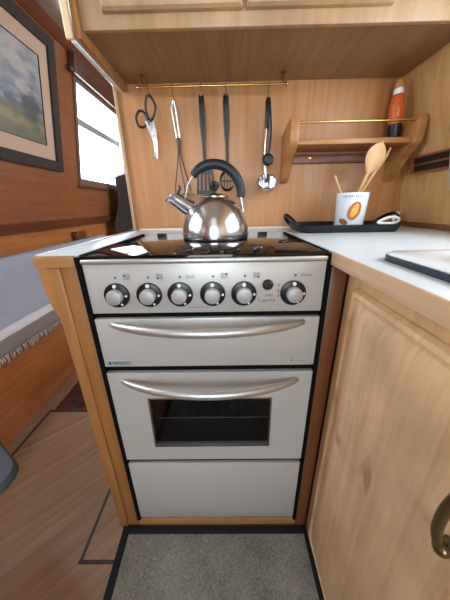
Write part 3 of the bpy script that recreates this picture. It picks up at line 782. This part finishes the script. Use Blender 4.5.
# scissors
s = thing('scissors', 'scissors with black loop handles and pale blades hanging leftmost on the rail', 'scissors', (0, YR, 0))
bm = NB()
big = spline([(-0.268, 0, 1.360), (-0.258, 0, 1.366), (-0.244, 0, 1.345), (-0.243, 0, 1.322), (-0.258, 0, 1.296), (-0.269, 0, 1.300), (-0.275, 0, 1.330)], 6, True)
tube(bm, big, 0.0042, 10, closed=True, up=(0, 1, 0)); build('large_loop', bm, M['black'], s)
bm = NB()
sm = spline([(-0.283, 0.005, 1.318), (-0.300, 0.005, 1.324), (-0.313, 0.005, 1.306), (-0.309, 0.005, 1.282), (-0.292, 0.005, 1.276), (-0.278, 0.005, 1.290)], 6, True)
tube(bm, sm, 0.0042, 10, closed=True, up=(0, 1, 0)); tube(bm, [(-0.280, 0.005, 1.312), (-0.274, 0.003, 1.298), (-0.268, 0.002, 1.280)], [0.004, 0.006, 0.005], 8); build('small_loop', bm, M['black'], s)
bm = NB(); prism(bm, [(-0.282, 1.292), (-0.268, 1.296), (-0.247, 1.244), (-0.245, 1.232), (-0.249, 1.178), (-0.254, 1.174), (-0.262, 1.186), (-0.261, 1.232), (-0.266, 1.246)], 'y', -0.002, 0.0005, 0.0006); build('blade', bm, M['blade'], s)
bm = NB(); prism(bm, [(-0.266, 1.300), (-0.252, 1.294), (-0.246, 1.262), (-0.247, 1.236), (-0.253, 1.182), (-0.258, 1.178), (-0.259, 1.240)], 'y', 0.0008, 0.0032, 0.0006); build('blade', bm, M['blade'], s)
bm = NB(); lathe(bm, [(0.004, -0.002), (0.004, -0.0038), (0, -0.0045)], (-0.254, 0, 1.246), 14, axis='y'); build('screw', bm, M['steel_b'], s)

# masher
s = thing('potato_masher', 'potato masher with a steel loop handle hanging second from left', 'masher', (0, YR, 0))
bm = NB()
tube(bm, spline([(-0.174, 0, 1.236), (-0.181, 0, 1.30), (-0.184, 0, 1.334), (-0.180, 0, 1.350), (-0.175, 0, 1.350), (-0.171, 0, 1.334), (-0.168, 0, 1.30), (-0.164, 0, 1.236)], 5), 0.0034, 10, up=(0, 1, 0)); build('handle', bm, M['steel_b'], s)
bm = NB(); tube(bm, [(-0.169, 0, 1.240), (-0.169, 0, 1.225), (-0.1695, 0, 1.200)], [0.008, 0.0075, 0.006], 12); build('ferrule', bm, M['black'], s)
bm = NB()
for pts in ([(-0.173, 0.002, 1.205), (-0.182, 0.006, 1.15), (-0.196, 0.008, 1.085), (-0.198, 0.008, 1.056)], [(-0.170, 0, 1.205), (-0.168, -0.006, 1.15), (-0.158, -0.012, 1.085), (-0.156, -0.012, 1.056)], [(-0.167, 0.002, 1.205), (-0.158, 0.010, 1.15), (-0.142, 0.022, 1.085), (-0.140, 0.022, 1.056)]): tube(bm, spline(pts, 5), 0.0022, 8)
build('stem_wires', bm, M['wire'], s)
bm = NB(); n = 40
ring = [(-0.168+0.044*math.cos(2*PI*i/n), 0.004+0.030*math.sin(2*PI*i/n), 1.054) for i in range(n)]
tube(bm, ring, 0.0026, 8, closed=True)
for i in range(-3, 4):
    w = 0.030*math.sqrt(1-(i*0.011/0.044)**2); tube(bm, [(-0.168+i*0.011, 0.004-w, 1.054), (-0.168+i*0.011, 0.004+w, 1.054)], 0.002, 6)
build('mashing_grid', bm, M['steel_b'], s)

# slotted turner and slotted spoon
def tool_handle(x, z0=1.364, z1=1.252, zn=1.14):
    bm = NB()
    tube(bm, [(x, 0, z0), (x, 0, z0-0.004), (x, 0, z0-0.03), (x+0.001, 0, z1+0.03), (x+0.0015, 0, z1), (x+0.002, 0, z1-0.03), (x+0.003, 0, zn)], [0.006, 0.0095, 0.0098, 0.0102, 0.0085, 0.0062, 0.0055], 14, flat=(1.0, 0.55), up=(0, 1, 0))
    return bm
s = thing('slotted_turner', 'black slotted turner hanging behind the kettle handle, left of the slotted spoon', 'turner', (0, YR, 0))
build('handle', tool_handle(-0.081), M['black'], s)
bm = NB(); cx = -0.078
prism(bm, [(cx-0.008, 1.150), (cx+0.008, 1.150), (cx+0.030, 1.134), (cx+0.031, 1.122), (cx-0.031, 1.122), (cx-0.030, 1.134)], 'y', -0.002, 0.002)
for i in range(5):
    a, b_ = -1+i*0.44, -1+i*0.44+0.24
    prism(bm, [(cx+a*0.031, 1.1225), (cx+b_*0.031, 1.1225), (cx+b_*0.0355, 1.066), (cx+a*0.0355, 1.066)], 'y', -0.002, 0.002)
prism(bm, [(cx-0.0355, 1.0665), (cx+0.0355, 1.0665), (cx+0.037, 1.052), (cx-0.037, 1.052)], 'y', -0.002, 0.002)
build('blade', bm, M['black'], s)
s = thing('slotted_spoon', 'black round slotted spoon hanging behind the kettle handle', 'spoon', (0, YR, 0))
build('handle', tool_handle(0.003, zn=1.132), M['black'], s)
bm = NB(); cz = 1.098; n = 36
def ring_pts(a, b_, y): return [bm.verts.new((0.004+a*math.sin(2*PI*i/n), y, cz+b_*math.cos(2*PI*i/n))) for i in range(n)]
A, B_, C_, D_ = ring_pts(0.030, 0.037, -0.002), ring_pts(0.021, 0.027, 0.004), ring_pts(0.030, 0.037, 0.001), ring_pts(0.021, 0.027, 0.007)
for i in range(n):
    j = (i+1) % n
    for q in ([A[i], A[j], B_[j], B_[i]], [C_[i], D_[i], D_[j], C_[j]], [A[i], C_[i], C_[j], A[j]], [B_[i], B_[j], D_[j], D_[i]]): bm.faces.new(q)
for x in (-0.0105, 0.0, 0.0105):
    w = 0.0275*math.sqrt(1-(x/0.0215)**2); box(bm, (0.004+x-0.0022, 0.0045, cz-w), (0.004+x+0.0022, 0.0065, cz+w))
box(bm, (-0.017, 0.004, cz-0.003), (0.025, 0.0068, cz+0.003))
build('bowl', bm, M['black'], s)
# ladle and small black utensil sharing its hook
s = thing('ladle', 'steel ladle with a black handle hanging rightmost on the rail', 'ladle', (0, YR, 0))
bm = NB(); tube(bm, [(0.148, 0, 1.352), (0.148, 0, 1.346), (0.1485, 0, 1.31), (0.147, 0, 1.272), (0.146, 0, 1.262)], [0.005, 0.0085, 0.009, 0.0085, 0.006], 14, flat=(1, 0.6), up=(0, 1, 0)); build('handle', bm, M['black'], s)
bm = NB(); tube(bm, spline([(0.146, 0, 1.264), (0.143, 0, 1.19), (0.146, 0.002, 1.13), (0.148, -0.002, 1.104)], 5), 0.0042, 10, flat=(1, 0.5), up=(0, 1, 0)); build('stem', bm, M['steel'], s)
bm = NB(); prof = []
for i in range(11):
    a = PI/2*i/10; prof.append((0.036*math.sin(a), -0.044*math.cos(a)))
prof += [(0.0375, 0.001), (0.0345, 0.001)]
for i in range(10, -1, -1):
    a = PI/2*i/10; prof.append((0.034*math.sin(a), -0.042*math.cos(a)))
lathe(bm, prof, (0, 0, 0.0), 36); bmesh.ops.rotate(bm, verts=bm.verts, matrix=Matrix.Rotation(math.radians(48), 3, 'X')); bmesh.ops.translate(bm, verts=bm.verts, vec=(0.155, -0.012, 1.092)); build('bowl', bm, M['steel'], s)
s = thing('kitchen_utensil', 'small black utensil with a round head in front of the steel ladle', 'utensil', (0, YR-0.014, 0))
bm = NB(); tube(bm, spline([(0.151, 0.009, 1.350), (0.154, 0.002, 1.30), (0.157, 0, 1.24), (0.153, 0, 1.18)], 6), [0.004+0.0022*math.sin(PI*i/18) for i in range(19)], 10); build('handle', bm, M['black'], s)
bm = NB(); lathe(bm, [(0, -0.010), (0.012, -0.009), (0.020, -0.005), (0.0215, 0), (0.020, 0.005), (0.012, 0.008), (0, 0.0085)], (0.153, 0, 1.164), 12, axis='y')
build('head', bm, M['black'], s, angle=20)

# ------------------------------------------------------------------ kettle
kt = thing('kettle', 'stainless steel whistling kettle with a black arched handle on the hob', 'kettle', (-0.035, 0.775, 0.9188))
bm = NB(); lathe(bm, [(0, 0.0), (0.099, 0.0), (0.1002, 0.0015), (0.0998, 0.0035), (0, 0.0035)], seg=64); build('base_ring', bm, M['black'], kt)
bm = NB(); prof = [(0, 0.0037), (0.098, 0.0037), (0.1008, 0.0050), (0.1012, 0.0075)]
for i in range(1, 27):
    a = math.radians(4) + i/26*(math.radians(77.4)-math.radians(4))
    prof.append((0.1018*math.cos(a)**0.93, 0.0035+0.1195*math.sin(a)**1.0))
prof = [q for q in prof if not (q[1] > 0.03 and q[0] < 0.046)]
zl = prof[-1][1]
prof += [(0.045, zl+0.002), (0.042, zl+0.004), (0, zl+0.0045)]
lathe(bm, prof, seg=72); build('body', bm, M['steel'], kt, angle=50)
bm = NB(); lathe(bm, [(0.0425, zl+0.0046), (0.0425, zl+0.007), (0.038, zl+0.011), (0.024, zl+0.015), (0.008, zl+0.017), (0.0, zl+0.0175)], seg=48); ld = build('lid', bm, M['steel'], kt)
bm = NB(); lathe(bm, [(0.006, zl+0.016), (0.006, zl+0.022), (0.012, zl+0.027), (0.0155, zl+0.036), (0.013, zl+0.044), (0.007, zl+0.047), (0, zl+0.0475)], seg=28); build('lid_knob', bm, M['black'], ld)
# spout to the left with its flap
bm = NB(); ax = Vector((-0.83, 0, 0.55)).normalized(); up_ = Vector((0.55, 0, 0.83)).normalized(); yv = Vector((0, 1, 0))
m0 = Vector((-0.129, 0, 0.122)); rings = []
for d, r_, shr in ((-0.085, 0.027, 0.0), (-0.05, 0.0235, 0.3), (-0.02, 0.021, 0.7), (0.0, 0.021, 1.0), (0.003, 0.020, 1.0)):
    rings.append([m0 + ax*(d-shr*0.009*(math.sin(t)+1)) + up_*r_*math.sin(t) + yv*r_*1.25*math.cos(t) for t in [2*PI*i/28 for i in range(28)]])
loops(bm, rings); sp = build('spout', bm, M['steel'], kt, angle=40)
bm = NB(); rings = []
for d, r_ in ((0.0034, 0.022), (0.0065, 0.022), (0.0085, 0.018)):
    rings.append([m0 + ax*(d-0.009*(math.sin(t)+1)) + up_*r_*math.sin(t) + yv*r_*1.25*math.cos(t) for t in [2*PI*i/28 for i in range(28)]])
loops(bm, rings); build('spout_cap', bm, M['alu'], sp)
bm = NB(); e1 = m0 + up_*0.020 - ax*0.014; tube(bm, [e1, e1+Vector((0.006, 0, 0.010)), e1+Vector((0.004, 0, 0.018))], [0.005, 0.005, 0.0035], 10); build('spout_lever', bm, M['black'], sp)
# handle: steel straps and black grip
def arc(a0, a1, r, n=24, c=(0.0, 0.124)):
    return [(c[0]+r[0]*math.cos(math.radians(a0+(a1-a0)*i/n)), 0, c[1]+r[1]*math.sin(math.radians(a0+(a1-a0)*i/n))) for i in range(n+1)]
g = arc(142, -8, (0.0775, 0.0775))
bm = NB(); tube(bm, g, [0.010+0.0035*min(1, i/4) if i < 20 else 0.0135-0.0015*(i-20)/4 for i in range(25)], 18, flat=(1.0, 0.85), up=(0, 1, 0)); hd = build('handle', bm, M['grip'], kt)
bm = NB(); tube(bm, spline([(-0.059, 0, 0.172), (-0.072, 0, 0.155), (-0.083, 0, 0.125), (-0.0905, 0, 0.085), (-0.093, 0, 0.068)], 6), 0.0085, 10, flat=(0.28, 1.0), up=(0, 1, 0)); build('handle_strap', bm, M['alu'], kt)
bm = NB(); tube(bm, [(0.0765, 0, 0.116), (0.080, 0, 0.10), (0.0835, 0, 0.082), (0.085, 0, 0.074)], 0.0095, 10, flat=(0.55, 1.0), up=(0, 1, 0)); build('handle_strap', bm, M['alu'], kt)

# ------------------------------------------------------------------ spice shelf
sh = thing('spice_shelf', 'small oak wall shelf with a brass gallery rail', 'shelf', (0, 0, 0))
pr = [(1.0795, 1.098), (1.066, 1.090), (1.048, 1.096), (1.030, 1.118), (1.010, 1.150), (0.976, 1.178), (0.946, 1.194), (0.939, 1.206), (0.939, 1.262), (0.946, 1.274), (0.960, 1.277), (1.01, 1.266), (1.0795, 1.250)]
for x0, x1 in ((0.213, 0.243), (0.623, 0.653)):
    bm = NB(); prism(bm, pr, 'x', x0, x1, 0.003); build('bracket', bm, M['shelf'], sh)
bm = NB(); box(bm, (0.2435, 0.950, 1.197), (0.6225, 1.079, 1.214), 0.003); build('board', bm, M['shelf'], sh)
bm = NB(); box(bm, (0.2435, 1.064, 1.158), (0.6225, 1.079, 1.188), 0.002); bt = build('batten', bm, M['oak_red'], sh)
for x in (0.322, 0.56):
    bm = NB(); lathe(bm, [(0.005, 0), (0.005, -0.0015), (0, -0.003)], (x, 1.064, 1.176), 12, axis='y'); build('screw', bm, M['brass'], bt)
bm = NB(); tube(bm, [(0.2435, 0.953, 1.261), (0.6225, 0.953, 1.261)], 0.0036, 10); build('rail', bm, M['brass'], sh)

bt = thing('bottle', 'orange bottle with dark base and white collar on the spice shelf', 'bottle', (0.602, 1.022, 1.2165), (0, math.radians(-5.5), 0))
bm = NB(); lathe(bm, [(0, 0.0), (0.019, 0.0), (0.0205, 0.003), (0.0215, 0.050), (0, 0.050)], seg=36); build('base', bm, M['black'], bt)
bprof = [(0.0215, 0.0502), (0.0235, 0.070), (0.0240, 0.090), (0.0225, 0.110), (0.0185, 0.128), (0.0155, 0.136)]
bm = NB(); lathe(bm, [(0, 0.0502)] + bprof + [(0, 0.136)], seg=36); bo = build('body', bm, M['orange'], bt)
for a, z in ((-105, 0.066), (-75, 0.070), (-120, 0.085), (-90, 0.088), (-62, 0.092), (-104, 0.104), (-76, 0.108)):
    a = math.radians(a); r = 0.0237 if z < 0.095 else 0.0228
    bm = NB(); bmesh.ops.create_uvsphere(bm, u_segments=8, v_segments=6, radius=0.0026, matrix=Matrix.Translation((r*math.cos(a), r*math.sin(a), z)))
    build('speckle', bm, M['nutd'], bo)
bm = NB(); lathe(bm, [(0, 0.1362), (0.0158, 0.1362), (0.0162, 0.140), (0.0145, 0.152), (0, 0.152)], seg=32); build('collar', bm, M['white'], bt)
bm = NB(); lathe(bm, [(0, 0.1522), (0.0138, 0.1522), (0.0132, 0.165), (0.009, 0.174), (0, 0.178)], seg=28); build('cap', bm, M['tip'], bt)

# ------------------------------------------------------------------ tray with pot and spoons
TX0, TX1, TY0, TY1 = 0.240, 0.578, 0.812, 1.030
tr = thing('tray', 'black plastic tray with loop handles in the worktop corner', 'tray', (0, 0, zt))
bm = NB()
def rq(off, r, z): return [(a, b_, z) for a, b_ in rrect(TX0+off, TY0+off, TX1-off, TY1-off, r, 8)]
loops(bm, [rq(0.012, 0.028, 0.0008), rq(0.002, 0.034, 0.018), rq(0.0, 0.036, 0.0245), rq(0.004, 0.034, 0.0255), rq(0.010, 0.030, 0.016), rq(0.018, 0.024, 0.006)])
build('dish', bm, M['black'], tr)
for x, d in ((TX0, -1), (TX1, 1)):
    bm = NB(); yc = 0.93
    tube(bm, spline([(x-d*0.004, yc-0.058, 0.022), (x+d*0.010, yc-0.050, 0.036), (x+d*0.022, yc-0.028, 0.050), (x+d*0.026, yc, 0.055), (x+d*0.022, yc+0.028, 0.050), (x+d*0.010, yc+0.050, 0.036), (x-d*0.004, yc+0.058, 0.022)], 6), 0.0048, 10, flat=(1.5, 0.8))
    build('handle', bm, M['black'], tr)
bm = NB()
tube(bm, spline([(0.486, 0.818, 0.031), (0.505, 0.819, 0.042), (0.530, 0.823, 0.047), (0.556, 0.832, 0.043), (0.563, 0.838, 0.034), (0.540, 0.826, 0.0285), (0.510, 0.819, 0.0285)], 6, True), 0.0042, 10, closed=True); build('handle_trim', bm, M['putty'], tr)

px, py = 0.430, 0.90
pt = thing('utensil_pot', 'white pot printed with nuts standing on the black tray', 'pot', (px, py, zt+0.0062))
def prad(z): return 0.0455+0.0055*z/0.115
bm = NB(); lathe(bm, [(0, 0), (0.0445, 0), (0.0455, 0.0015), (0.0510, 0.115), (0.0500, 0.1165), (0.0485, 0.115), (0.0435, 0.004), (0, 0.004)], seg=56); po = build('vessel', bm, M['ceram'], pt)
def decal(name, m, ca, cz, ra, rz, tilt=0.0, e=0.0004, k=28, spike=0.0):
    """an ellipse printed on the side of the pot; angles measured from the direction facing the room"""
    bm = NB(); vs = []
    rings = []
    for s_ in (0.0, 0.5, 1.0):
        r = []
        for i in range(k if s_ else 1):
            t = 2*PI*i/k
            u, v = ra*s_*math.cos(t)*(1+spike*math.cos(t)), rz*s_*math.sin(t)
            uu, vv = u*math.cos(tilt)-v*math.sin(tilt), u*math.sin(tilt)+v*math.cos(tilt)
            z = cz+vv; R_ = prad(z)+e; th = -PI/2+ca+uu/R_
            r.append(bm.verts.new((R_*math.cos(th), R_*math.sin(th), z)))
        rings.append(r)
    for i in range(k):
        j = (i+1) % k
        bm.faces.new([rings[0][0], rings[1][i], rings[1][j]]); bm.faces.new([rings[1][i], rings[2][i], rings[2][j], rings[1][j]])
    return build(name, bm, m, po)
c0 = -0.40
decal('printed_nut', M['nut'], c0+0.22, 0.060, 0.020, 0.030, -0.35, 0.0005)
decal('printed_kernel', M['nutl'], c0+0.24, 0.062, 0.010, 0.022, -0.35, 0.0009)
decal('printed_leaf', M['nutd'], c0-0.42, 0.026, 0.016, 0.009, -0.4, 0.0005)
for i in range(11):
    decal('printed_band', M['printblue'], c0-0.62+i*0.115, 0.1045+0.0015*(i % 2), 0.0018, 0.0022 + 0.0012*((i*7) % 3), 0.0, 0.0006, 10)

def wooden_spoon(label, base, top, turn, bl=0.06, bw=0.024, rad=0.0048):
    s = thing('wooden_spoon', label, 'spoon', (0, 0, 0), group='wooden spoons in the pot')
    base, top = Vector(base), Vector(top); ax = (top-base).normalized()
    bm = NB(); tube(bm, [base, base+(top-base)*0.5, top-ax*(bl*1.55)], [rad, rad, rad*1.15], 12); build('handle', bm, M['spoon'], s)
    side = Vector((math.cos(turn), math.sin(turn), 0)); side = (side-ax*side.dot(ax)).normalized(); nn = ax.cross(side)
    bm = NB(); rings = []
    for i in range(15):
        t = i/14; w = bw*max(0.02, math.sin(PI*min(1, (0.06+0.94*t)**1.25))**0.75) if t > 0.02 else rad*1.1
        if t < 0.25: w = max(w, rad*1.1)
        c = top-ax*bl*1.6*(1-t)
        d = 0.005*math.sin(PI*t)
        th = 0.0046*(1-0.3*t)
        ring = []
        for k in range(16):
            a = 2*PI*k/16
            ring.append(c + side*w*math.cos(a) + nn*(th*math.sin(a) - d*(1-math.cos(a)**2)))
        rings.append(ring)
    loops(bm, rings); build('bowl', bm, M['spoon'], s, angle=60)
    return s
zb = zt+0.011
wooden_spoon('wooden spoon with its broad bowl facing the room, standing in the pot', (0.418, 0.915, zb), (0.502, 0.905, 1.192), 0.1, 0.060, 0.034)
wooden_spoon('wooden spoon behind the broad one, leaning furthest right in the pot', (0.398, 0.90, zb), (0.548, 0.935, 1.182), 1.15, 0.056, 0.027)
bm = NB(); tube(bm, [(0.445, 0.89, zb), (0.360, 0.895, 1.096)], [0.0026, 0.0032], 10)
tag(build('wooden_stick', bm, M['spoon']), 'thin wooden stick leaning left out of the pot', 'stick')

bm = NB(); box(bm, (0.684, 1.042, zt+0.0005), (0.702, 1.062, zt+0.056), 0.003)
tag(build('white_block', bm, M['ceram']), 'small white block in the corner behind the black tray', 'block')

# ------------------------------------------------------------------ magnetic knife rack on the right wall
kr = thing('knife_rack', 'wooden knife rack with two black magnetic strips on the right wall', 'knife rack', (XR(1.108), 0, 1.108), (0, aR, 0))
bm = NB(); box(bm, (-0.020, 0.62, 0.0), (-0.001, 1.005, 0.056), 0.003); build('backboard', bm, M['block'], kr)
for z in (0.007, 0.031):
    bm = NB(); box(bm, (-0.0245, 0.62, z), (-0.0201, 0.975, z+0.019), 0.001); build('magnet_strip', bm, M['black'], kr)
kn = thing('kitchen_knife', 'kitchen knife with its blade pointing down on the knife rack', 'knife', (XR(1.108), 0.812, 1.108), (0, aR, 0))
bm = NB(); prism(bm, [(-0.012, 0.075), (0.012, 0.075), (0.013, 0.03), (0.011, -0.03), (0.004, -0.062), (-0.010, -0.075), (-0.012, -0.02)], 'x', -0.0270, -0.0250, 0.0006); build('blade', bm, M['blade'], kn)
bm = NB(); prism(bm, [(-0.011, 0.0755), (0.011, 0.0755), (0.013, 0.11), (0.011, 0.15), (0.013, 0.178), (-0.006, 0.182), (-0.011, 0.14)], 'x', -0.034, -0.0180, 0.004, 3); build('handle', bm, M['black'], kn)

# ------------------------------------------------------------------ daylight
wld = bpy.data.worlds.new('sky'); S.world = wld; wld.use_nodes = True
bg = wld.node_tree.nodes['Background']; bg.inputs['Color'].default_value = (0.86, 0.94, 1.0, 1); bg.inputs['Strength'].default_value = 9.0
def portal(name, X, w, sx):
    y0, y1, z0, z1 = w
    L_ = bpy.data.lights.new(name, 'AREA'); L_.shape = 'RECTANGLE'; L_.size = (z1-z0); L_.size_y = y1-y0
    L_.cycles.is_portal = True
    o = bpy.data.objects.new(name, L_); zc = (z0+z1)/2
    o.location = (X(zc)-sx*0.07, (y0+y1)/2, zc); o.rotation_euler = (0, -sx*PI/2, 0); link(o)
portal('daylight', XL, W1, 1); portal('daylight', XL, W2, 1); portal('daylight', XR, W3, -1); portal('daylight', XR, W5_FILL, -1)
L_ = bpy.data.lights.new('daylight', 'AREA'); L_.shape = 'RECTANGLE'; L_.size = 0.8; L_.size_y = 1.15; L_.cycles.is_portal = True
o = bpy.data.objects.new('daylight', L_); o.location = (-0.15, YF-0.08, 1.275); o.rotation_euler = (PI/2, 0, 0); link(o)

S.view_settings.view_transform = 'Standard'; S.view_settings.look = 'None'; S.view_settings.gamma = 1; S.view_settings.use_curve_mapping = False
S.view_settings.exposure = 0.46
S.cycles.max_bounces = 10; S.cycles.diffuse_bounces = 6; S.cycles.transparent_max_bounces = 16
